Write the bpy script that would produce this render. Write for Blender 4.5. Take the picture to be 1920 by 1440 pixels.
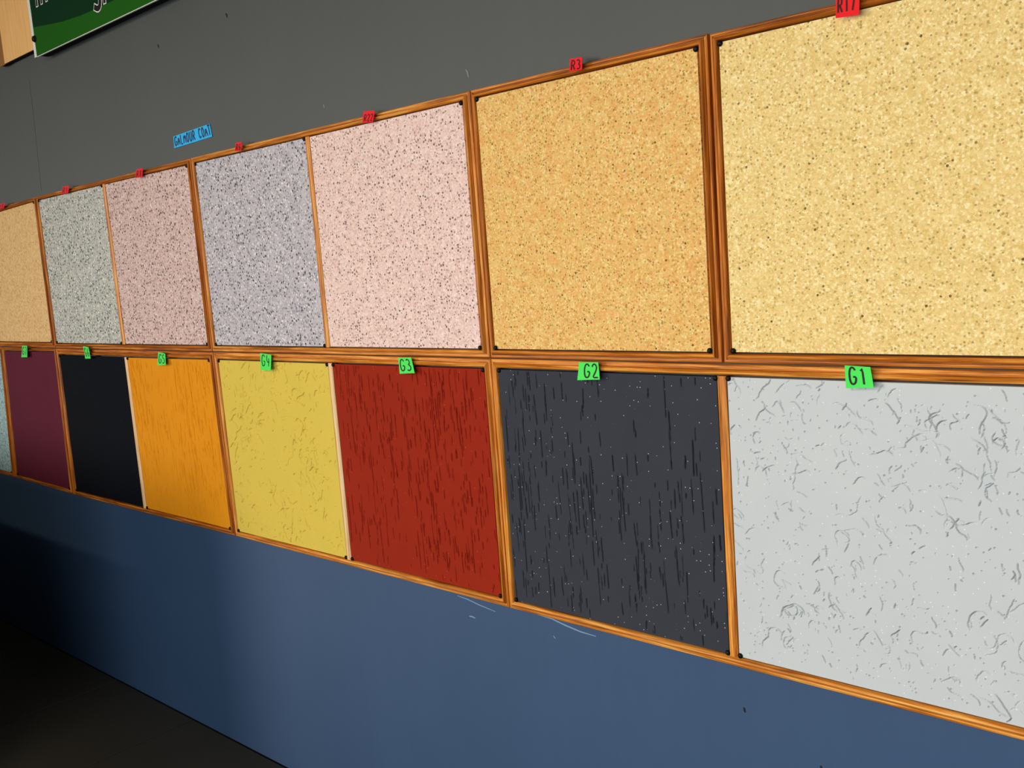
import bpy, bmesh, math, random
import numpy as np
from mathutils import Matrix, Vector

for o in list(bpy.data.objects):
    bpy.data.objects.remove(o)
S = bpy.context.scene
COL = S.collection

# ------------------------------------------------------------------ camera
EYE = 1.699                     # eye height above the floor
DIST = 1.698                    # distance to the display wall
cam_d = bpy.data.cameras.new('camera')
cam = bpy.data.objects.new('camera', cam_d)
COL.objects.link(cam)
Rv = Vector((0.73971691, 0.66892741, -0.07317801))
Uv = Vector((-0.03463169, 0.14644685, 0.98861214))
Fv = Vector((-0.67202644, 0.72875884, -0.1314953))
cam.matrix_world = Matrix(((Rv.x, Uv.x, -Fv.x, 0.0),
                           (Rv.y, Uv.y, -Fv.y, -DIST),
                           (Rv.z, Uv.z, -Fv.z, EYE),
                           (0, 0, 0, 1)))
cam_d.sensor_fit = 'HORIZONTAL'
cam_d.sensor_width = 36.0
cam_d.lens = 33.779
cam_d.clip_start = 0.05
S.camera = cam

# ------------------------------------------------------------------ world, lights, exposure
w = bpy.data.worlds.new('world')
S.world = w
w.use_nodes = True
w.node_tree.nodes['Background'].inputs[0].default_value = (0.55, 0.68, 0.95, 1)
w.node_tree.nodes['Background'].inputs[1].default_value = 0.05


def area(name, loc, target, sx, sy, power, col):
    d = bpy.data.lights.new(name, 'AREA')
    d.shape = 'RECTANGLE'
    d.size = sx
    d.size_y = sy
    d.energy = power
    d.color = col
    o = bpy.data.objects.new(name, d)
    COL.objects.link(o)
    o.location = loc
    o.rotation_euler = (Vector(target) - Vector(loc)).to_track_quat('-Z', 'Y').to_euler()
    return o


# daylight through the open shop front opposite the display wall
area('shopfront_daylight', (-0.4, -4.7, 1.25), (-0.9, 0, 1.25), 4.2, 2.2, 112, (0.80, 0.91, 1.0))
# low hazy sun coming in through the open front from the left
sun_d = bpy.data.lights.new('sun', 'SUN')
sun_d.energy = 1.55
sun_d.angle = math.radians(20)
sun_d.color = (1.0, 0.96, 0.90)
sun = bpy.data.objects.new('sun', sun_d)
COL.objects.link(sun)
sun.location = (-9, -9, 4)
sun.rotation_euler = Vector((0.80, 1.0, -0.10)).to_track_quat('-Z', 'Y').to_euler()
# warm tube lamps under the ceiling
area('ceiling_tube_lamp', (-1.7, -4.1, 3.12), (-1.7, -2.2, 1.4), 4.8, 0.12, 62, (1.0, 0.84, 0.62))

S.view_settings.view_transform = 'Standard'
S.view_settings.look = 'None'
S.view_settings.exposure = 0.0
S.view_settings.gamma = 1.0
S.view_settings.use_curve_mapping = False


# ------------------------------------------------------------------ helpers
def lin(c):
    c = c / 255.0
    return c / 12.92 if c <= 0.04045 else ((c + 0.055) / 1.055) ** 2.4


def rgb(r, g, b):
    return (lin(r), lin(g), lin(b), 1.0)


def put(o, label=None, cat=None, group=None, kind=None):
    if label: o['label'] = label
    if cat: o['category'] = cat
    if group: o['group'] = group
    if kind: o['kind'] = kind
    return o


def mesh(name, verts, faces, mat, parent=None, loc=(0, 0, 0), smooth=False, fix=True):
    me = bpy.data.meshes.new(name)
    me.from_pydata([tuple(v) for v in verts], [], faces)
    if fix:
        bm = bmesh.new()
        bm.from_mesh(me)
        bmesh.ops.recalc_face_normals(bm, faces=bm.faces)
        bm.to_mesh(me)
        bm.free()
    if smooth:
        me.polygons.foreach_set('use_smooth', [True] * len(me.polygons))
    me.materials.append(mat)
    o = bpy.data.objects.new(name, me)
    COL.objects.link(o)
    o.location = loc
    if parent: o.parent = parent
    return o


def empty(name, loc):
    o = bpy.data.objects.new(name, None)
    COL.objects.link(o)
    o.location = loc
    o.empty_display_size = 0.05
    return o


def boxv(x0, x1, y0, y1, z0, z1):
    v = [(x0, y0, z0), (x1, y0, z0), (x1, y1, z0), (x0, y1, z0), (x0, y0, z1), (x1, y0, z1), (x1, y1, z1), (x0, y1, z1)]
    f = [(0, 3, 2, 1), (4, 5, 6, 7), (0, 1, 5, 4), (1, 2, 6, 5), (2, 3, 7, 6), (3, 0, 4, 7)]
    return v, f


class NT:
    """a small wrapper to write node materials shortly"""
    def __init__(self, name, rough=0.8, spec=0.3):
        m = bpy.data.materials.new(name)
        m.use_nodes = True
        self.m, self.t = m, m.node_tree
        self.b = self.t.nodes['Principled BSDF']
        self.b.inputs['Roughness'].default_value = rough
        self.b.inputs['Specular IOR Level'].default_value = spec
        self.tc = self.t.nodes.new('ShaderNodeTexCoord')
        self.info = self.t.nodes.new('ShaderNodeObjectInfo')

    def n(self, typ, **kw):
        nd = self.t.nodes.new('ShaderNode' + typ)
        for k, v in kw.items():
            setattr(nd, k, v)
        return nd

    def l(self, a, b):
        self.t.links.new(a, b)

    def coord(self, scale=(1, 1, 1), rnd=0.0):
        mp = self.n('Mapping')
        mp.inputs['Scale'].default_value = scale
        self.l(self.tc.outputs['Object'], mp.inputs['Vector'])
        if rnd:
            mu = self.n('Math', operation='MULTIPLY')
            mu.inputs[1].default_value = rnd
            self.l(self.info.outputs['Random'], mu.inputs[0])
            self.l(mu.outputs[0], mp.inputs['Location'])
        return mp.outputs[0]

    def noise(self, vec, scale, detail=4, rough=0.55, dist=0.0):
        nd = self.n('TexNoise')
        nd.inputs['Scale'].default_value = scale
        nd.inputs['Detail'].default_value = detail
        nd.inputs['Roughness'].default_value = rough
        nd.inputs['Distortion'].default_value = dist
        self.l(vec, nd.inputs['Vector'])
        return nd.outputs['Fac']

    def voro(self, vec, scale):
        nd = self.n('TexVoronoi')
        nd.inputs['Scale'].default_value = scale
        self.l(vec, nd.inputs['Vector'])
        return nd

    def ramp(self, fac, stops, interp='LINEAR'):
        nd = self.n('ValToRGB')
        nd.color_ramp.interpolation = interp
        e = nd.color_ramp.elements
        e[0].position, e[0].color = stops[0]
        e[1].position, e[1].color = stops[1]
        for p, c in stops[2:]:
            x = e.new(p)
            x.color = c
        self.l(fac, nd.inputs[0])
        return nd.outputs[0]

    def mix(self, fac, a, b, mode='MIX'):
        nd = self.n('Mix', data_type='RGBA', blend_type=mode)
        if isinstance(fac, float): nd.inputs['Factor'].default_value = fac
        else: self.l(fac, nd.inputs['Factor'])
        for k, v in ((6, a), (7, b)):
            if isinstance(v, tuple): nd.inputs[k].default_value = v
            else: self.l(v, nd.inputs[k])
        return nd.outputs[2]

    def bump(self, h, strength=0.3, dist=0.001):
        nd = self.n('Bump')
        nd.inputs['Strength'].default_value = strength
        nd.inputs['Distance'].default_value = dist
        self.l(h, nd.inputs['Height'])
        self.l(nd.outputs[0], self.b.inputs['Normal'])

    def color(self, c):
        if isinstance(c, tuple): self.b.inputs['Base Color'].default_value = c
        else: self.l(c, self.b.inputs['Base Color'])
        return self


def flat(name, c, rough=0.7, spec=0.3):
    return NT(name, rough, spec).color(rgb(*c)).m


def granular(name, pal, cell=0.0048, patch=0.25, patch_col=(200, 140, 70), bump=0.16, dots=None):
    """coloured sand plaster: pal = [(share, (r,g,b)), ...] random colour per grain"""
    k = NT(name, 0.9, 0.1)
    v = k.coord(rnd=7.0)
    vo = k.voro(v, 1.0 / cell)
    sep = k.n('SeparateColor')
    k.l(vo.outputs['Color'], sep.inputs[0])
    tot = sum(p[0] for p in pal)
    stops, acc = [], 0.0
    for s, c in pal:
        stops.append((acc / tot, rgb(*c)))
        acc += s
    c1 = k.ramp(sep.outputs[0], stops, 'CONSTANT')
    vo2 = k.voro(v, 1.0 / (cell * 0.55))
    sep2 = k.n('SeparateColor')
    k.l(vo2.outputs['Color'], sep2.inputs[0])
    c2 = k.ramp(sep2.outputs[1], stops, 'CONSTANT')
    col = k.mix(0.30, c1, c2)
    nz = k.noise(v, 28.0, 5, 0.65)
    for c, share, size, ch in dots or []:          # scattered darker and lighter grains
        v3 = k.voro(v, 1.0 / (cell * size))
        s3 = k.n('SeparateColor')
        k.l(v3.outputs['Color'], s3.inputs[0])
        d3 = k.ramp(v3.outputs['Distance'], [(0.26, (1, 1, 1, 1)), (0.36, (0, 0, 0, 1))])
        p3 = k.ramp(s3.outputs[ch], [(0.0, (0, 0, 0, 1)), (1 - share, (1, 1, 1, 1))], 'CONSTANT')
        m3 = k.n('Math', operation='MULTIPLY')
        k.l(d3, m3.inputs[0])
        k.l(p3, m3.inputs[1])
        col = k.mix(m3.outputs[0], col, rgb(*c))
    f = k.ramp(nz, [(0.48, (0, 0, 0, 1)), (0.68, (patch, patch, patch, 1))])
    col = k.mix(f, col, rgb(*patch_col))
    nl = k.noise(k.coord(rnd=17.0), 52.0, 4, 0.7)
    fl_ = k.ramp(nl, [(0.50, (0, 0, 0, 1)), (0.72, (0.34, 0.34, 0.34, 1))])
    col = k.mix(fl_, col, rgb(*pal[2][1]))
    k.color(col)
    k.bump(vo.outputs['Distance'], bump, 0.0015)
    return k.m


def rustic(name, base, var, flecks=None, fleck_cell=0.012, rough=0.85, spec=0.12):
    """coloured trowelled plaster, the grooves are in the mesh"""
    k = NT(name, rough, spec)
    v = k.coord(rnd=5.0)
    n1 = k.noise(v, 9.0, 5, 0.6)
    col = k.mix(n1, rgb(*base), rgb(*var))
    if flecks:
        vo = k.voro(v, 1.0 / fleck_cell)
        d = k.ramp(vo.outputs['Distance'], [(0.07, (1, 1, 1, 1)), (0.13, (0, 0, 0, 1))])
        sep = k.n('SeparateColor')
        k.l(vo.outputs['Color'], sep.inputs[0])
        pick = k.ramp(sep.outputs[0], [(0.0, (0, 0, 0, 1)), (flecks[0], (1, 1, 1, 1))], 'CONSTANT')
        mu = k.n('Math', operation='MULTIPLY')
        k.l(d, mu.inputs[0])
        k.l(pick, mu.inputs[1])
        col = k.mix(mu.outputs[0], col, rgb(*flecks[1]))
    k.color(col)
    k.bump(k.noise(v, 260.0, 3, 0.6), 0.35, 0.0006)
    return k.m


def wood(name, dark, mid, light, rough=0.38, up=False):
    k = NT(name, rough, 0.22 if not up else 0.15)
    v = k.coord((60, 60, 2.2) if up else (2.2, 60, 60), rnd=13.0)
    n1 = k.noise(v, 2.2, 5, 0.62, 0.6)
    col = k.ramp(n1, [(0.30, rgb(*dark)), (0.50, rgb(*mid)), (0.72, rgb(*light))])
    v2 = k.coord((220, 220, 6) if up else (6, 220, 220), rnd=31.0)
    n2 = k.noise(v2, 2.0, 3, 0.6)
    f2 = k.ramp(n2, [(0.50, (0, 0, 0, 1)), (0.75, (0.6, 0.6, 0.6, 1))])
    col = k.mix(f2, col, rgb(*dark))
    k.color(col)
    k.bump(n2, 0.25, 0.0006)
    return k.m


def paint(name, c, c2, scale=3.0):
    k = NT(name, 0.55, 0.3)
    v = k.coord()
    col = k.mix(k.noise(v, scale, 5, 0.6), rgb(*c), rgb(*c2))
    st = k.noise(k.coord((14, 14, 1.4)), 3.0, 4, 0.6)
    col = k.mix(k.ramp(st, [(0.45, (0, 0, 0, 1)), (0.75, (0.35, 0.35, 0.35, 1))]), col, rgb(*c2))
    k.color(col)
    k.bump(k.noise(v, 120.0, 4, 0.6), 0.12, 0.001)
    return k.m


M = {}
M['wall_up'] = paint('grey_wall_tone', (77, 79, 76), (69, 71, 69))
M['wall_low'] = paint('blue_wall_tone', (58, 82, 114), (50, 74, 106))  # bluer tone for the part of the wall below the split
M['ceiling'] = flat('ceiling_paint', (215, 212, 205), 0.8)
M['side'] = flat('side_wall_paint', (84, 86, 88), 0.8)
M['tile'] = None
M['grout'] = flat('dark_grout', (8, 8, 7), 0.9)
M['wood'] = wood('varnished_wood', (120, 60, 12), (216, 130, 40), (254, 194, 98))
M['wood_dark'] = wood('varnished_wood_dark', (98, 46, 8), (190, 104, 26), (238, 158, 62))
M['wood_pale'] = wood('pale_wood', (196, 140, 84), (236, 194, 140), (250, 226, 184))
M['pin'] = flat('black_screw', (5, 5, 6), 0.55, 0.2)
M['green'] = flat('green_paper', (72, 226, 84), 0.7)
M['red'] = flat('red_paper', (236, 16, 24), 0.7)
M['blue'] = flat('blue_paper', (40, 178, 236), 0.7)
M['ink'] = flat('black_ink', (6, 10, 8), 0.6)
M['ink_red'] = flat('dark_red_ink', (60, 0, 4), 0.6)
M['ink_blue'] = flat('navy_ink', (0, 40, 84), 0.6)
M['white'] = flat('white_trim', (236, 234, 222), 0.5)
M['black'] = flat('black_backing', (9, 9, 9), 0.8)  # flat black for lettering, banner box and the shadow under the veneer board
M['banner_dark'] = flat('dark_green_print', (2, 48, 22), 0.8, 0.1)
M['banner_mid'] = flat('mid_green_print', (28, 92, 14), 0.8, 0.1)
M['chip'] = flat('paint_chip', (118, 148, 174), 0.7)
M['chip2'] = flat('bare_plaster', (122, 124, 120), 0.8)
M['hole'] = flat('nail_hole', (30, 30, 30), 0.9)
M['veneer'] = wood('pale_veneer', (240, 178, 104), (250, 192, 120), (254, 204, 134), 0.7, True)
M['veneer_edge'] = wood('brown_veneer_edge', (120, 78, 36), (150, 102, 52), (172, 122, 66), 0.7, True)
kt = NT('dark_floor_tile', 0.5, 0.3)
kv = kt.coord(rnd=3.0)
kt.color(kt.mix(kt.noise(kv, 6.0, 5, 0.6), rgb(50, 48, 42), rgb(58, 55, 47)))
M['tile'] = kt.m

M['gold'] = granular('gold_sand', [(36, (238, 207, 136)), (26, (228, 192, 120)), (12, (250, 230, 172)), (8, (214, 178, 100)),
                                   (7, (232, 188, 130)), (5, (208, 184, 106)), (3, (178, 144, 76))],
                     0.0040, 0.30, (220, 186, 110), dots=[((176, 148, 86), .30, 1.7, 0), ((112, 90, 46), .018, 2.0, 2), ((252, 238, 192), .16, 1.7, 1)])
M['amber'] = granular('amber_sand', [(32, (234, 190, 114)), (24, (224, 172, 94)), (12, (246, 214, 146)), (10, (230, 160, 100)),
                                     (8, (204, 154, 76)), (9, (206, 192, 114)), (4, (172, 124, 60))],
                      0.0040, 0.45, (224, 152, 84), dots=[((164, 122, 62), .32, 1.7, 0), ((104, 78, 38), .025, 2.0, 2), ((250, 224, 164), .15, 1.7, 1)])
M['pink2'] = granular('rose_sand', [(38, (236, 203, 190)), (26, (226, 190, 178)), (14, (248, 224, 212)), (10, (210, 172, 160)),
                                    (5, (176, 142, 134))],
                       0.0046, 0.25, (224, 182, 178), dots=[((104, 84, 80), .30, 2.0, 0), ((164, 130, 122), .4, 1.8, 2), ((255, 240, 230), .16, 2.0, 1)])
M['lav'] = granular('lavender_sand', [(36, (196, 187, 188)), (26, (182, 174, 177)), (12, (218, 209, 210)), (12, (160, 153, 158)),
                                      (6, (128, 122, 130))],
                     0.0052, 0.25, (168, 164, 178), dots=[((66, 63, 68), .38, 2.2, 0), ((112, 106, 112), .4, 1.9, 2), ((238, 231, 230), .15, 2.0, 1)])
M['pink1'] = granular('dusty_pink_sand', [(36, (220, 189, 177)), (26, (206, 173, 165)), (12, (232, 206, 196)), (12, (178, 148, 142)),
                                          (6, (148, 122, 118))],
                       0.0056, 0.25, (196, 164, 170), dots=[((76, 62, 62), .36, 2.2, 0), ((128, 104, 100), .4, 1.9, 2), ((246, 228, 218), .15, 2.0, 1)])
M['sage'] = granular('sage_sand', [(34, (196, 193, 180)), (26, (182, 180, 169)), (13, (222, 218, 206)), (12, (158, 158, 152)),
                                   (6, (120, 124, 122))],
                     0.0060, 0.25, (166, 176, 176), dots=[((56, 60, 62), .40, 2.2, 0), ((104, 108, 108), .4, 1.9, 2), ((240, 239, 228), .18, 2.0, 1)])
M['beige'] = granular('beige_sand', [(34, (230, 188, 130)), (28, (222, 178, 118)), (22, (240, 202, 148)), (9, (208, 164, 104)),
                                     (5, (192, 146, 88))], 0.0075, 0.3, (228, 178, 116), 0.12)
M['aqua'] = granular('pale_aqua_sand', [(32, (168, 198, 198)), (24, (146, 180, 186)), (18, (196, 214, 210)), (14, (118, 150, 160)),
                                        (8, (90, 120, 134))], 0.0075, 0.25, (150, 190, 180), 0.12)
M['purple'] = rustic('plum_plaster', (100, 32, 50), (90, 26, 46), None)
M['navy'] = rustic('black_navy_plaster', (11, 14, 22), (8, 10, 17), (0.90, (50, 60, 70)), 0.016, 0.9, 0.1)
M['orange'] = rustic('orange_plaster', (234, 150, 22), (222, 138, 16), None)
M['yellow'] = rustic('mustard_yellow_plaster', (224, 190, 80), (212, 188, 78), None)
M['redp'] = rustic('brick_red_plaster', (156, 41, 18), (144, 34, 15), (0.78, (206, 88, 70)), 0.011)
M['char'] = rustic('charcoal_plaster', (60, 61, 67), (51, 54, 62), (0.62, (196, 198, 206)), 0.010)
M['pale'] = rustic('pale_grey_plaster', (202, 204, 202), (193, 196, 197), (0.55, (238, 239, 238)), 0.010)

# ------------------------------------------------------------------ the room
WALL_Y = 0.018
CEIL = 3.2
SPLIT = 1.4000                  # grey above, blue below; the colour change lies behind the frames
X0, X1, YF = -10.2, 3.2, -5.0

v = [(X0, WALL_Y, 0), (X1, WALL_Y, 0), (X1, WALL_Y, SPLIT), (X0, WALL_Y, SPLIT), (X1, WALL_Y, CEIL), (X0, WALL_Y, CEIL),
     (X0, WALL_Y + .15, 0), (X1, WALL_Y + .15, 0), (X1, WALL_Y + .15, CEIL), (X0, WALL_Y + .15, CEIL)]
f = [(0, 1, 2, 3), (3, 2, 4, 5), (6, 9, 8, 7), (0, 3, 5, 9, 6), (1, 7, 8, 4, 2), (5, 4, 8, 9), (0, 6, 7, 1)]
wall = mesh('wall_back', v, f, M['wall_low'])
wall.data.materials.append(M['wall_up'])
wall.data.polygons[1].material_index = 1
put(wall, kind='structure')

v, f = boxv(X0, X1, YF, WALL_Y + .15, -0.12, -0.006)
floor = put(mesh('floor', v, f, M['grout']), kind='structure')
# square tiles with narrow joints; the joints meet the wall at x = -3.40 and x = -4.035
TS, GAP = 0.635, 0.006
a = TS / 2 - GAP / 2
tv = [(-a, -a, -0.006), (a, -a, -0.006), (a, a, -0.006), (-a, a, -0.006),
      (-a, -a, -0.0015), (a, -a, -0.0015), (a, a, -0.0015), (-a, a, -0.0015),
      (-a + .0015, -a + .0015, 0), (a - .0015, -a + .0015, 0), (a - .0015, a - .0015, 0), (-a + .0015, a - .0015, 0)]
tf = [(8, 9, 10, 11)] + [(i, (i + 1) % 4, (i + 1) % 4 + 4, i + 4) for i in range(4)] + \
     [(i + 4, (i + 1) % 4 + 4, (i + 1) % 4 + 8, i + 8) for i in range(4)]
tile_me = None
for j in range(7):
    for i in range(-11, 10):
        cx = -3.40 + TS / 2 + (i - 1) * TS
        cy = WALL_Y - 0.003 - TS / 2 - j * TS
        if cx - a < X0 or cx + a > X1: continue
        if tile_me is None:
            t = mesh('tile', tv, tf, M['tile'], floor, (cx, cy, 0))
            tile_me = t.data
        else:
            t = bpy.data.objects.new('tile', tile_me)
            COL.objects.link(t)
            t.parent = floor
            t.location = (cx, cy, 0)

v, f = boxv(X0, X1, YF, WALL_Y + .15, CEIL, CEIL + .12)
put(mesh('ceiling', v, f, M['ceiling']), kind='structure')
v, f = boxv(X0 - .15, X0, YF, WALL_Y + .15, 0, CEIL)
put(mesh('wall_left', v, f, M['side']), kind='structure')
v, f = boxv(X1, X1 + .15, YF, WALL_Y + .15, 0, CEIL)
put(mesh('wall_right', v, f, M['side']), kind='structure')
# unseen low block, added only to shade the lower left of the display wall
v, f = boxv(-7.4, -3.64, -0.87, -0.75, 0, 1.03)
put(mesh('shade_blocker', v, f, M['side']), kind='structure')


def ribbon(pts, width, y, thick=0.0006, taper=False):
    """flat band along a 2-D polyline in the wall plane, slightly proud of y"""
    n = len(pts)
    V, Fc = [], []
    for i, (x, z) in enumerate(pts):
        p0 = pts[max(i - 1, 0)]
        p1 = pts[min(i + 1, n - 1)]
        dx, dz = p1[0] - p0[0], p1[1] - p0[1]
        L = math.hypot(dx, dz) or 1
        hw = width / 2 * ((math.sin(math.pi * (i + .5) / n) * .8 + .2) if taper else 1)
        ox, oz = -dz / L * hw, dx / L * hw
        V += [(x + ox, y - thick, z + oz), (x - ox, y - thick, z - oz), (x + ox, y, z + oz), (x - ox, y, z - oz)]
    for i in range(n - 1):
        b, c = i * 4, i * 4 + 4
        Fc += [(b, c, c + 1, b + 1), (b, b + 2, c + 2, c), (b + 1, c + 1, c + 3, b + 3)]
    return V, Fc


for pts, wd, mt in [([(-1.555, .806), (-1.5064, .8039), (-1.4645, .7962), (-1.4186, .7898), (-1.3703, .7883)], .004, 'chip'),
                    ([(-1.8009, .7502), (-1.789, .751), (-1.7769, .7492)], .004, 'chip'),
                    ([(-1.5051, .7599), (-1.502, .757), (-1.4987, .7543)], .003, 'chip'),
                    ([(-1.84, .800), (-1.80, .797), (-1.76, .790), (-1.70, .783)], .003, 'chip'),
                    ([(-2.217, 2.156), (-2.215, 2.150), (-2.213, 2.146)], .005, 'chip2'),
                    ([(-1.656, 2.150), (-1.651, 2.141), (-1.649, 2.130)], .005, 'chip2'),
                    ([(-4.1218, 2.5513), (-4.1329, 2.3621), (-4.1498, 2.1051)], .005, 'wall_up'),
                    ([(-2.652, 2.494), (-2.648, 2.489), (-2.647, 2.481)], .006, 'hole'),
                    ([(-3.075, 2.486), (-3.073, 2.481), (-3.072, 2.474)], .006, 'hole'),
                    ([(-.9832, .716), (-.982, .7112), (-.981, .705)], .005, 'hole'),
                    ([(-.815, .638), (-.8139, .6329), (-.813, .627)], .005, 'hole')]:
    V, Fc = ribbon(pts, wd, WALL_Y, 0.0008, True)
    mesh('paint_scuff', V, Fc, M[mt], wall)


# ------------------------------------------------------------------ framed boards
def lerp(a, b, t):
    return (a[0] + (b[0] - a[0]) * t, a[1] + (b[1] - a[1]) * t)


#            u (0 outer edge .. 1 inner edge), height over the wall
PROFILE = [(0, 0.0), (0, .0105), (.05, .0138), (.20, .0155), (.32, .0150), (.36, .0122), (.41, .0122), (.45, .0175), (.54, .0210), (.68, .0224), (.80, .0214), (.89, .0185), (.93, .0140), (.93, .004)]


def moulding(A, B, a, b, mat, parent, base, prof=PROFILE, name='frame_moulding'):
    """one mitred bar of a frame between outer corners A, B and inner corners a, b"""
    c, s = B[0] - A[0], B[1] - A[1]
    L = math.hypot(c, s)
    c, s = c / L, s / L
    ox, oz = (A[0] + B[0]) / 2, (A[1] + B[1]) / 2
    V = []
    for P, p in ((A, a), (B, b)):
        for u, h in prof:
            x, z = lerp(P, p, u)
            dx, dz = x - ox, z - oz
            V.append((dx * c + dz * s, WALL_Y - h, -dx * s + dz * c))
    n = len(prof)
    Fc = [(i, i + 1, n + i + 1, n + i) for i in range(n - 1)] + [(n - 1, 0, n, 2 * n - 1)]
    Fc += [tuple(range(n - 1, -1, -1)), tuple(range(n, 2 * n))]
    o = mesh(name, V, Fc, mat, parent, (ox - base[0], -base[1], oz - base[2]))
    o.rotation_euler = (0, -math.atan2(s, c), 0)
    me = o.data
    for p in me.polygons:
        p.use_smooth = 4 == len(p.vertices)
    try:
        me.set_sharp_from_angle(angle=math.radians(38))
    except Exception:
        pass
    return o


def pin(x, z, parent, base, r=0.0058):
    V, Fc = [], []
    N = 10
    for rr, yy in ((1.0, 0.0), (1.0, -.0022), (.72, -.0042), (.3, -.0050)):
        for k in range(N):
            t = 2 * math.pi * k / N
            V.append((rr * r * math.cos(t), yy, rr * r * math.sin(t)))
    for q in range(3):
        for k in range(N):
            Fc.append((q * N + k, q * N + (k + 1) % N, (q + 1) * N + (k + 1) % N, (q + 1) * N + k))
    Fc.append(tuple(range(3 * N, 4 * N)))
    return mesh('screw', V, Fc, M['pin'], parent, (x - base[0], -base[1], z - base[2]), smooth=True)


def strokes_height(nx, nz, kind, rng, size=0.6):
    """height map (metres, negative = groove) with nx x nz samples"""
    H = np.zeros((nz, nx))
    sx, sz = size / (nx - 1), size / (nz - 1)
    P, D, W = [], [], []

    def add(x, z, d, wd):
        P.append((x, z)); D.append(d); W.append(wd)

    if kind in ('bark', 'bark_fine', 'bark_soft'):
        cnt = {'bark': 320, 'bark_fine': 560, 'bark_soft': 520}[kind]
        centres = [(rng.uniform(0, size), rng.uniform(0, size)) for _ in range(26)]
        for q in range(cnt):
            if rng.random() < 0.6:
                cx, cz = centres[rng.integers(0, 26)]
                x, z = cx + rng.normal(0, .045), cz + rng.normal(0, .07)
            else:
                x, z = rng.uniform(.008, size - .008), rng.uniform(.0, size)
            L = min(rng.exponential(.032) + .006, .14)
            if kind == 'bark_fine': L = min(rng.exponential(.026) + .005, .11)
            dep = rng.uniform(.004, .0115) * (0.75 if kind == 'bark_soft' else 1)
            wd = rng.uniform(.0007, .0013)
            sl = rng.normal(0.04, .05)
            m = max(int(L / .0009), 3)
            for i in range(m):
                t = i / (m - 1)
                if rng.random() < .01: x += rng.normal(0, .0012)
                add(x - sl * L * t * .4, z + L * t, dep * min(1, 4 * (1 - t) + .25) * (1.0 if t > .12 else .55 + 3.7 * t), wd)
    else:
        cnt = {'worm': 520, 'worm_soft': 480}[kind]
        centres = [(rng.uniform(0, size), rng.uniform(0, size)) for _ in range(30)]
        for q in range(cnt):
            if rng.random() < 0.62:
                cx, cz = centres[rng.integers(0, 30)]
                x, z = cx + rng.normal(0, .040), cz + rng.normal(0, .045)
            else:
                x, z = rng.uniform(.01, size - .01), rng.uniform(.01, size - .01)
            L = min(rng.exponential(.019) + .003, .09)
            th = rng.normal(math.pi / 2, .7)
            cur = rng.normal(0, 38)
            dep = rng.uniform(.003, .0105)
            wd = rng.uniform(.0005, .0009)
            m = max(int(L / .0008), 3)
            for i in range(m):
                t = i / (m - 1)
                add(x, z, dep * min(1, 5 * (1 - t), 5 * t + .3), wd)
                th += cur * L / m + rng.normal(0, .13)
                if rng.random() < .02: cur = rng.normal(0, 45)
                x += math.cos(th) * L / m
                z += math.sin(th) * L / m
        for q in range(420):                      # little pits
            x, z = rng.uniform(.01, size - .01), rng.uniform(.01, size - .01)
            add(x, z, rng.uniform(.002, .006), rng.uniform(.0009, .0016))
    P = np.array(P); D = np.array(D); W = np.array(W)
    gi = np.rint(P[:, 0] / sx).astype(int)
    gj = np.rint(P[:, 1] / sz).astype(int)
    for di in range(-3, 4):
        for dj in (range(-3, 4) if kind.startswith('worm') else range(-1, 2)):
            ii, jj = gi + di, gj + dj
            ok = (ii > 1) & (jj > 1) & (ii < nx - 2) & (jj < nz - 2)
            dx = ii * sx - P[:, 0]
            dz = jj * sz - P[:, 1]
            if not kind.startswith('worm'): dz = np.maximum(np.abs(dz) - sz * .6, 0)
            r = np.sqrt(dx * dx + dz * dz)
            wd = np.maximum(W, sx * .6)
            val = -D * np.exp(-(r / wd) ** 4)
            # low raised lip pushed up beside the groove
            lip = 0.10 * D * np.exp(-((r - 2.3 * wd) / (0.8 * wd)) ** 2)
            np.minimum.at(H, (jj[ok], ii[ok]), val[ok])
            if kind.startswith('worm'):
                keep = ok & (val > -1e-5)
                L2 = lip * 0.6
                cur = H[jj[keep], ii[keep]]
                H[jj[keep], ii[keep]] = np.where(cur < -1e-5, cur, np.maximum(cur, L2[keep]))
    low = np.zeros((nz, nx))
    jj, ii = np.mgrid[0:nz, 0:nx]
    jj, ii = jj * sz, ii * sx
    for q in range(14):
        kx, kz = rng.normal(0, 30, 2)
        low += np.sin(ii * kx + jj * kz * .5 + rng.uniform(0, 6.3)) * .00006
    return H + low


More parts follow.
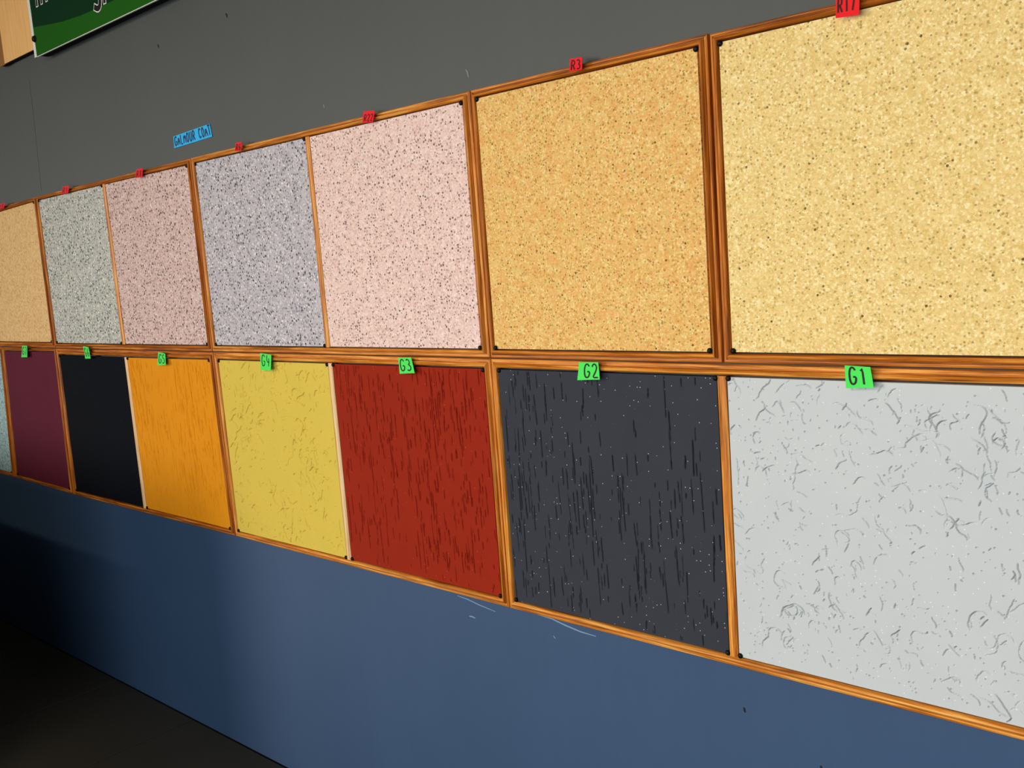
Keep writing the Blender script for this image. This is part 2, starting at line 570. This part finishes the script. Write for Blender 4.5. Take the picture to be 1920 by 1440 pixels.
def panel(q, mat, parent, base, kind=None, n=(2, 2), seed=1, label=None):
    """plaster sample panel: q = TL, TR, BL, BR in the wall plane, face at y = 0"""
    TL, TR, BL, BR = q
    g = 0.0022
    TL = (TL[0] + g, TL[1] - g); TR = (TR[0] - g, TR[1] - g); BL = (BL[0] + g, BL[1] + g); BR = (BR[0] - g, BR[1] + g)
    cx = (TL[0] + TR[0] + BL[0] + BR[0]) / 4
    cz = (TL[1] + TR[1] + BL[1] + BR[1]) / 4
    if kind:
        nx, nz = n
        H = strokes_height(nx, nz, kind, np.random.default_rng(seed))
    else:
        nx = nz = 2
        H = np.zeros((2, 2))
    t, s = np.meshgrid(np.linspace(0, 1, nx), np.linspace(0, 1, nz))   # t across, s up
    X = (BL[0] * (1 - t) + BR[0] * t) * (1 - s) + (TL[0] * (1 - t) + TR[0] * t) * s - cx
    Z = (BL[1] * (1 - t) + BR[1] * t) * (1 - s) + (TL[1] * (1 - t) + TR[1] * t) * s - cz
    front = np.stack([X, -H, Z], -1).reshape(-1, 3)
    back = np.array([[BL[0] - cx, .014, BL[1] - cz], [BR[0] - cx, .014, BR[1] - cz], [TR[0] - cx, .014, TR[1] - cz], [TL[0] - cx, .014, TL[1] - cz]])
    co = np.concatenate([front, back])
    i, j = np.meshgrid(np.arange(nx - 1), np.arange(nz - 1))
    a = (j * nx + i).ravel()
    quads = np.stack([a, a + 1, a + nx + 1, a + nx], -1)
    k = nx * nz
    c00, c10, c11, c01 = 0, nx - 1, nx * nz - 1, nx * (nz - 1)
    sides = np.array([[c10, c00, k, k + 1], [c11, c10, k + 1, k + 2], [c01, c11, k + 2, k + 3], [c00, c01, k + 3, k]])
    quads = np.concatenate([quads, sides])
    me = bpy.data.meshes.new('sample_panel')
    me.vertices.add(len(co))
    me.vertices.foreach_set('co', co.ravel())
    me.loops.add(len(quads) * 4)
    me.loops.foreach_set('vertex_index', quads.ravel())
    me.polygons.add(len(quads))
    me.polygons.foreach_set('loop_start', np.arange(0, len(quads) * 4, 4))
    sm = np.ones(len(quads), bool)
    sm[-4:] = False
    if nx == 2: sm[:] = False
    me.update(calc_edges=True)
    me.polygons.foreach_set('use_smooth', sm)
    me.validate()
    me.materials.append(mat)
    o = bpy.data.objects.new('sample_panel', me)
    COL.objects.link(o)
    o.parent = parent
    o.location = (cx - base[0], -base[1], cz - base[2])
    if label: o['label'] = label
    return o


UT, UB, UO, MU = 2.0759, 1.4759, 2.0962, 1.4554       # upper row: opening top, bottom, frame top, frame bottom
LT, LB, LO, ML = 1.4292, 0.8351, 0.8110, 1.4527       # lower row


def board(label, outer, panels, battens, woodm, pins, cat='sample board'):
    """outer = TL,TR,BL,BR; panels = [(quad, material, kind, n, seed, label)]; battens = [(x_left_top, x_right_top, x_left_bot, x_right_bot, mat)]"""
    OTL, OTR, OBL, OBR = outer
    base = ((OBL[0] + OBR[0]) / 2, WALL_Y, min(OBL[1], OBR[1]))
    r = put(empty('framed_sample_board', base), label, cat, 'framed sample boards on the wall')
    TL, BL = panels[0][0][0], panels[0][0][2]
    TR, BR = panels[-1][0][1], panels[-1][0][3]
    for A, B, a, b in ((OTL, OTR, TL, TR), (OTR, OBR, TR, BR), (OBR, OBL, BR, BL), (OBL, OTL, BL, TL)):
        moulding(A, B, a, b, M[woodm], r, base)
    for i, (q, mat, kind, n, seed, lab) in enumerate(panels):
        p = panel(q, M[mat], r, base, kind, n, seed, lab)
        pb = (p.location.x + base[0], 0.0, p.location.z + base[2])
        e = 0.0045
        for k, (x, z) in enumerate(((q[0][0] + e, q[0][1] - e), (q[1][0] - e, q[1][1] - e), (q[2][0] + e, q[2][1] + e), (q[3][0] - e, q[3][1] + e))):
            if pins[i][k] == '1':
                pin(x, z, p, pb)
    for xa, xb, xc, xd, bm in battens:
        zt, zb = panels[0][0][1][1], panels[0][0][3][1]
        pr = [(0, 0.004), (0, .0185), (.14, .0203), (.4, .0212), (.6, .0212), (.86, .0203), (1, .0185), (1, .004)]
        moulding((xa, zt), (xc, zb), (xb, zt), (xd, zb), M[bm], r, base, pr, 'divider_batten')
    return r


def rq(xl, xr, zt, zb, xl2=None, xr2=None):
    return ((xl, zt), (xr, zt), (xl if xl2 is None else xl2, zb), (xr if xr2 is None else xr2, zb))


# ---- upper row, from the right
board('framed board with one pale golden sand panel, topmost right',
      ((-.986, 2.0945), (-.344, 2.0945), (-.986, MU), (-.344, MU)),
      [(rq(-.966, -.366, UT, UB), 'gold', None, (2, 2), 0, 'pale golden sand-textured panel')], [], 'wood_dark', ['1111'])
board('framed board with one amber orange-speckled sand panel, left of the pale golden one',
      ((-1.634, UO), (-.991, UO), (-1.634, MU), (-.991, MU)),
      [(rq(-1.615, -1.010, UT, UB), 'amber', None, (2, 2), 0, 'amber sand-textured panel')], [], 'wood_dark', ['1111'])
board('framed board holding a lavender grey and a pink speckled panel side by side',
      ((-2.927, UO - .001), (-1.6365, UO), (-2.927, MU), (-1.6365, MU)),
      [(rq(-2.897, -2.292, UT, UB), 'lav', None, (2, 2), 0, 'lavender grey speckled panel'),
       (rq(-2.273, -1.659, UT, UB), 'pink2', None, (2, 2), 0, 'pale pink speckled panel')],
      [(-2.292, -2.273, -2.292, -2.273, 'wood')], 'wood', ['1111', '0101'])
board('framed board holding a sage grey and a dusty pink speckled panel side by side',
      ((-4.166, 2.0885), (-2.9295, UO - .001), (-4.186, MU), (-2.9295, MU)),
      [(((-4.147, 2.0725), (-3.564, UT - .001), (-4.158, UB), (-3.566, UB)), 'sage', None, (2, 2), 0, 'sage grey speckled panel'),
       (((-3.541, UT - .001), (-2.945, UT), (-3.539, UB), (-2.945, UB)), 'pink1', None, (2, 2), 0, 'dusty pink speckled panel')],
      [(-3.564, -3.541, -3.566, -3.539, 'wood')], 'wood_dark', ['1111', '0101'])
board('framed board with one plain warm beige panel at the left edge',
      ((-4.815, 2.0765), (-4.1685, 2.0875), (-4.82, MU + .002), (-4.1885, MU)),
      [(((-4.79, 2.0555), (-4.190, 2.0715), (-4.795, UB + .004), (-4.201, UB + .003)), 'beige', None, (2, 2), 0, 'warm beige fine-grained panel')],
      [], 'wood_dark', ['1111'])
# ---- lower row, from the right
board('framed board holding a charcoal grooved and a pale grey scratched panel side by side',
      (( -1.634, ML), (-.357, ML - .001), (-1.634, LO), (-.357, LO)),
      [(rq(-1.610, -1.000, LT, LB), 'char', 'bark', (680, 230), 11, 'charcoal plaster panel with vertical grooves'),
       (rq(-.980, -.380, LT, LB), 'pale', 'worm', (620, 620), 12, 'pale grey plaster panel with curly scratches')],
      [(-1.000, -.980, -1.000, -.980, 'wood')], 'wood', ['1111', '1111'])
board('framed board holding a mustard yellow and a brick red grooved panel side by side',
      ((-2.927, ML), (-1.6365, ML), (-2.916, LO + .003), (-1.6365, LO)),
      [(((-2.893, LT), (-2.290, LT), (-2.889, LB), (-2.290, LB)), 'yellow', 'worm_soft', (380, 380), 13, 'mustard yellow pitted plaster panel'),
       (rq(-2.270, -1.655, LT, LB), 'redp', 'bark_fine', (600, 200), 14, 'brick red plaster panel with vertical grooves')],
      [(-2.290, -2.270, -2.290, -2.270, 'wood_pale')], 'wood', ['1111', '1111'])
board('framed board holding a black navy and an orange panel side by side',
      ((-4.171, ML), (-2.9295, ML), (-4.194, LO + .002), (-2.9185, LO + .003)),
      [(((-4.150, LT - .002), (-3.562, LT - .003), (-4.162, LB), (-3.562, LB)), 'navy', None, (2, 2), 15, 'black navy plaster panel'),
       (((-3.541, LT - .003), (-2.945, LT), (-3.535, LB), (-2.933, LB)), 'orange', 'bark_soft', (420, 150), 16, 'orange plaster panel with faint vertical grooves')],
      [(-3.562, -3.541, -3.562, -3.535, 'wood_pale')], 'wood_dark', ['1111', '1111'])
board('framed board with one smooth plum purple panel, left of the black navy one',
      ((-4.776, ML + .0005), (-4.1735, ML), (-4.850, .8235), (-4.1965, LO + .002)),
      [(((-4.752, 1.437), (-4.193, 1.441), (-4.806, .842), (-4.224, .8335)), 'purple', None, (2, 2), 17, 'plum purple plaster panel')],
      [], 'wood_dark', ['0011'])
board('framed board with one pale aqua speckled panel, cut by the left edge',
      ((-5.42, ML + .0005), (-4.7785, ML + .0005), (-5.50, .826), (-4.8525, .8235)),
      [(((-5.395, 1.437), (-4.798, 1.437), (-5.47, .845), (-4.870, .843)), 'aqua', None, (2, 2), 18, 'pale aqua speckled panel')],
      [], 'wood_dark', ['1111'])

# ------------------------------------------------------------------ paper tags with hand lettering
GL = {
    'G': [[(.9, .82), (.72, .97), (.42, 1), (.15, .85), (.06, .5), (.15, .15), (.42, 0), (.75, .06), (.92, .25), (.92, .44), (.55, .44)]],
    'R': [[(.1, 0), (.1, 1), (.62, .98), (.88, .82), (.84, .6), (.6, .48), (.12, .46)], [(.45, .46), (.92, 0)]],
    '1': [[(.28, .8), (.55, 1), (.55, 0)]],
    '2': [[(.08, .78), (.25, .97), (.6, 1), (.86, .82), (.8, .6), (.4, .25), (.08, 0), (.95, 0)]],
    '3': [[(.1, .9), (.45, 1), (.82, .86), (.78, .62), (.42, .53), (.85, .42), (.92, .18), (.55, 0), (.1, .08)]],
    '4': [[(.18, 1), (.1, .4), (.92, .4)], [(.7, .75), (.7, 0)]],
    '5': [[(.85, 1), (.2, 1), (.15, .58), (.6, .62), (.9, .4), (.8, .08), (.4, 0), (.08, .1)]],
    '6': [[(.75, 1), (.3, .75), (.1, .35), (.3, .02), (.7, .02), (.9, .28), (.65, .5), (.2, .42)]],
    '7': [[(.1, 1), (.92, 1), (.45, 0)]],
    '8': [[(.5, .54), (.16, .78), (.5, 1), (.84, .78), (.5, .54), (.08, .24), (.5, 0), (.92, .24), (.5, .54)]],
    'A': [[(.02, 0), (.5, 1), (.98, 0)], [(.22, .38), (.8, .38)]],
    'L': [[(.12, 1), (.12, 0), (.9, 0)]],
    'M': [[(.05, 0), (.12, 1), (.5, .35), (.88, 1), (.95, 0)]],
    'O': [[(.5, 1), (.14, .8), (.08, .4), (.3, .03), (.7, .03), (.92, .4), (.86, .8), (.5, 1)]],
    'U': [[(.1, 1), (.1, .25), (.35, 0), (.65, 0), (.9, .25), (.9, 1)]],
    'C': [[(.9, .82), (.6, 1), (.25, .9), (.07, .5), (.25, .1), (.6, 0), (.92, .18)]],
    'T': [[(.02, 1), (.98, 1)], [(.5, 1), (.5, 0)]],
    'm': [[(.06, 0), (.06, .66)], [(.06, .5), (.25, .66), (.48, .55), (.48, 0)], [(.48, .5), (.7, .66), (.92, .55), (.92, 0)]],
    'g': [[(.85, .55), (.5, .66), (.15, .45), (.2, .1), (.55, .02), (.85, .2)], [(.85, .66), (.85, -.2), (.55, -.36), (.15, -.24)]],
    'r': [[(.15, 0), (.15, .66)], [(.15, .42), (.45, .66), (.8, .6)]],
}


def smooth_poly(p):
    """round hand-drawn corners a little"""
    if len(p) < 3: return p
    out = [p[0]]
    for i in range(1, len(p) - 1):
        a, b, c = p[i - 1], p[i], p[i + 1]
        out += [lerp(a, b, .72), lerp(b, c, .28)]
    out.append(p[-1])
    return out


def tag(name, text, q, mat, ink, label, cat, group, box, y=-0.0130, ytop=None, stroke=0.0034, thick=0.0009, curl=0.004, upright=False):
    """paper slip with quad q = TL,TR,BL,BR at depth y; box = (s0, s1, t0, t1) where the writing sits"""
    TL, TR, BL, BR = q
    base = ((BL[0] + BR[0]) / 2, y, min(BL[1], BR[1]))
    r = put(empty(name, base), label, cat, group)

    def at(s, t, off=0.0):
        x = (BL[0] * (1 - s) + BR[0] * s) * (1 - t) + (TL[0] * (1 - s) + TR[0] * s) * t
        z = (BL[1] * (1 - s) + BR[1] * s) * (1 - t) + (TL[1] * (1 - s) + TR[1] * s) * t
        yy = y - curl * (1 - t) ** 2 + curl * .35 * math.sin(s * math.pi) * (1 - t) + (curl * .5 if ytop is None else ytop) * t * t
        return (x - base[0], yy - base[1] + off, z - base[2])
    N = 7
    V = [at(i / (N - 1), j / (N - 1)) for j in range(N) for i in range(N)] + [at(i / (N - 1), j / (N - 1), thick) for j in range(N) for i in range(N)]
    Fc = []
    o2 = N * N
    for j in range(N - 1):
        for i in range(N - 1):
            a0 = j * N + i
            Fc += [(a0, a0 + 1, a0 + N + 1, a0 + N), (o2 + a0, o2 + a0 + N, o2 + a0 + N + 1, o2 + a0 + 1)]
    rim = [i for i in range(N)] + [j * N + N - 1 for j in range(1, N)] + [(N - 1) * N + i for i in range(N - 2, -1, -1)] + [j * N for j in range(N - 2, 0, -1)]
    for i in range(len(rim)):
        a0, b0 = rim[i], rim[(i + 1) % len(rim)]
        Fc.append((a0, o2 + a0, o2 + b0, b0))
    mesh('paper', V, Fc, mat, r)
    if text:
        s0, s1, t0, t1 = box
        n = len(text)
        cw = (s1 - s0) / n
        Wm = math.hypot(TR[0] - TL[0], TR[1] - TL[1])
        Hm = math.hypot(TL[0] - BL[0], TL[1] - BL[1])
        V, Fc = [], []
        for k, ch in enumerate(text + ' '):
            if ch == ' ':                         # one mesh per word
                mesh('lettering', V, Fc, ink, r)
                V, Fc = [], []
                continue
            for line in GL[ch]:
                pts = smooth_poly([(s0 + cw * (k + .10 + .74 * px), t0 + (t1 - t0) * pz) for px, pz in line])
                m = len(pts)
                b0 = len(V)
                for i, (sx, tz) in enumerate(pts):
                    p0, p1 = pts[max(i - 1, 0)], pts[min(i + 1, m - 1)]
                    dx, dz = (p1[0] - p0[0]) * Wm, (p1[1] - p0[1]) * Hm
                    L = math.hypot(dx, dz) or 1
                    ox, oz = -dz / L * stroke / 2 / Wm, dx / L * stroke / 2 / Hm
                    V += [at(sx + ox, tz + oz, -.0005), at(sx - ox, tz - oz, -.0005)]
                for i in range(m - 1):
                    Fc.append((b0 + 2 * i, b0 + 2 * i + 2, b0 + 2 * i + 3, b0 + 2 * i + 1))
    return r


RT, GT = 'red paper tags on the upper frames', 'green paper tags on the lower frames'
for text, q, lab, box in [
    ('R17', ((-.7276, 2.1044), (-.6853, 2.1044), (-.7259, 2.0657), (-.6845, 2.0631)), 'red paper tag lettered R17 at the top edge', (.06, .86, .22, .86)),
    ('R3', ((-1.3173, 2.1089), (-1.2842, 2.1060), (-1.3167, 2.0810), (-1.2821, 2.0793)), 'red paper tag lettered R3 above the amber panel', (.08, .92, .10, .84)),
    ('R22', ((-2.0143, 2.1044), (-1.9691, 2.1003), (-2.0165, 2.0746), (-1.9733, 2.0711)), 'red paper tag lettered R22 above the pale pink panel', (.08, .96, .12, .72)),
    ('R6', ((-2.6312, 2.1042), (-2.5959, 2.1028), (-2.6305, 2.0785), (-2.5951, 2.0772)), 'red paper tag on the frame above the lavender grey panel', (.08, .92, .10, .8)),
    ('R8', ((-3.2706, 2.0964), (-3.2239, 2.0965), (-3.2743, 2.0673), (-3.2241, 2.0655)), 'red paper tag on the frame above the dusty pink panel', (.08, .92, .10, .8)),
    ('R1', ((-3.8773, 2.0991), (-3.8193, 2.0973), (-3.8862, 2.0710), (-3.8233, 2.0690)), 'red paper tag on the frame above the sage grey panel', (.08, .92, .10, .8)),
    ('R5', ((-4.5450, 2.0893), (-4.4690, 2.0907), (-4.5535, 2.0668), (-4.4780, 2.0663)), 'red paper tag above the beige panel, at the left edge', (.08, .92, .10, .8)),
]:
    tag('paper_tag', text, q, M['red'], M['ink_red'], lab, 'paper tag', RT, box, stroke=.0031 if text != 'R22' else .0026)
for text, q, lab, box in [
    ('G1', ((-.7298, 1.4578), (-.6827, 1.4559), (-.7260, 1.4166), (-.6749, 1.4195)), 'green paper tag lettered G1 above the pale grey panel', (.10, .86, .16, .94)),
    ('G2', ((-1.3461, 1.4517), (-1.2919, 1.4527), (-1.3493, 1.4114), (-1.2859, 1.4147)), 'green paper tag lettered G2 above the charcoal panel', (.24, 1.0, .12, .90)),
    ('G3', ((-1.9638, 1.4512), (-1.9121, 1.4535), (-1.9564, 1.4094), (-1.8963, 1.4125)), 'green paper tag lettered G3 above the brick red panel', (.04, .92, .16, .90)),
    ('G4', ((-2.6217, 1.4556), (-2.5608, 1.4514), (-2.6198, 1.4031), (-2.5640, 1.4028)), 'green paper tag lettered G4 above the mustard yellow panel', (.08, .94, .24, .92)),
    ('G5', ((-3.2739, 1.4509), (-3.2249, 1.4458), (-3.2816, 1.4042), (-3.2194, 1.4055)), 'green paper tag lettered G5 above the orange panel', (.10, .96, .14, .86)),
    ('G6', ((-3.8853, 1.4672), (-3.8380, 1.4633), (-3.8660, 1.4177), (-3.8177, 1.4185)), 'slanting green paper tag above the black navy panel', (.06, .96, .18, .86)),
    ('G7', ((-4.5030, 1.4645), (-4.4494, 1.4649), (-4.5152, 1.4128), (-4.4495, 1.4138)), 'green paper tag above the plum purple panel', (.06, .96, .22, .86)),
]:
    tag('paper_tag', text, q, M['green'], M['ink'], lab, 'paper tag', GT, box, stroke=.0036)
tag('paper_sign', 'GALMOUR COAT', ((-3.0414, 2.1799), (-2.8087, 2.1884), (-3.0434, 2.1415), (-2.8014, 2.1474)), M['blue'], M['ink_blue'],
    'blue paper strip lettered GALMOUR COAT on the grey wall', 'sign', None, (.02, 1.0, .16, .92), y=.0165, ytop=-.001, stroke=.0050, curl=.001)

# ------------------------------------------------------------------ green banner board near the ceiling
BX0, BX1, BZ0, BZ1, BY = -3.9254, -1.60, 2.597, 3.12, -0.030
bn = put(empty('banner_board', (BX0, WALL_Y, BZ0)), 'dark green printed banner board with white edge, high on the wall', 'banner')


def bmesh_rel(name, V, Fc, mat, par=bn, off=(BX0, WALL_Y, BZ0), **kw):
    return mesh(name, [(a[0] - off[0], a[1] - off[1], a[2] - off[2]) for a in V], Fc, mat, par, **kw)


V, Fc = boxv(BX0 + .012, BX1, BY + .004, WALL_Y - .003, BZ0 + .006, BZ1)
bmesh_rel('backing_box', V, Fc, M['black'])
V, Fc = boxv(BX0, BX1, BY, BY + .004, BZ0, BZ1)
bmesh_rel('face_sheet', V, Fc, M['banner_mid'])
# darker printed field with a curved lower edge
edge = [(BX0 + .022, 2.706), (-3.86, 2.7015), (-3.75, 2.687), (-3.639, 2.6743), (-3.5074, 2.665), (-3.3806, 2.661), (-3.2396, 2.6595), (-3.0, 2.668), (-2.6, 2.70), (-2.1, 2.78), (-1.62, 2.9)]
V, Fc = [], []
for x, z in edge:
    V += [(x, BY - .0006, z), (x, BY - .0006, BZ1)]
for i in range(len(edge) - 1):
    Fc.append((2 * i, 2 * i + 2, 2 * i + 3, 2 * i + 1))
bmesh_rel('printed_field', V, Fc, M['banner_dark'])
V, Fc = boxv(BX0 - .001, BX0 + .018, BY - .0012, BY + .0045, BZ0, BZ1)
bmesh_rel('white_edge', V, Fc, M['white'])
V, Fc = boxv(BX0 + .018, BX1, BY - .0010, BY + .0045, BZ0 - .001, BZ0 + .0012)
bmesh_rel('white_edge', V, Fc, M['white'])
V, Fc = [], []
for k in range(12):
    t = 2 * math.pi * k / 12
    V += [(-3.905 + .013 * math.cos(t), BY - .002, 2.6636 + .013 * math.sin(t)), (-3.905 + .009 * math.cos(t), BY - .009, 2.6636 + .009 * math.sin(t))]
for k in range(12):
    Fc.append((2 * k, (2 * k + 2) % 24, (2 * k + 3) % 24, 2 * k + 1))
Fc += [tuple(range(1, 24, 2)), tuple(range(22, -1, -2))]
bmesh_rel('clip', V, Fc, M['pin'])
for ch, x, z, wd, hh, st in [('m', -3.850, 2.772, .100, .13, .013), ('g', -3.400, 2.700, .075, .130, .019), ('r', -3.318, 2.664, .060, .13, .015)]:
    for layer, (mt, extra, yy) in enumerate((('white', .0075, .0012), ('black', 0.0, .0019))):
        V, Fc = [], []
        for line in GL[ch]:
            pts = smooth_poly(smooth_poly([(x + wd * px, z + hh * pz) for px, pz in line]))
            if layer == 0:        # the outline runs past the stroke ends
                for a, b in ((0, 1), (-1, -2)):
                    dx, dz = pts[a][0] - pts[b][0], pts[a][1] - pts[b][1]
                    L = math.hypot(dx, dz) or 1
                    pts[a] = (pts[a][0] + dx / L * .0035, pts[a][1] + dz / L * .0035)
            v2, f2 = ribbon(pts, st + extra, BY - yy, .0003)
            Fc += [tuple(i + len(V) for i in ff) for ff in f2]
            V += v2
        bmesh_rel('lettering', V, Fc, M[mt])

# ------------------------------------------------------------------ pale veneer board left of the banner
vb = put(empty('veneer_board', (-4.12, WALL_Y, 2.637)), 'pale beige wooden board at the top left corner beside the green banner', 'board')
off = (-4.12, WALL_Y, 2.637)
V, Fc = boxv(-4.272, -3.930, -.010, -.006, 2.640, 3.15)
bmesh_rel('panel', V, Fc, M['veneer'], vb, off)
V, Fc = boxv(-4.325, -3.930, -.006, WALL_Y - .003, 2.640, 3.15)
bmesh_rel('shade_backing', V, Fc, M['black'], vb, off)  # black box behind the panel, paints the shadow under the board
V, Fc = boxv(-4.330, -4.274, -.009, -.006, 2.637, 3.15)
bmesh_rel('edge_strip', V, Fc, M['veneer_edge'], vb, off)
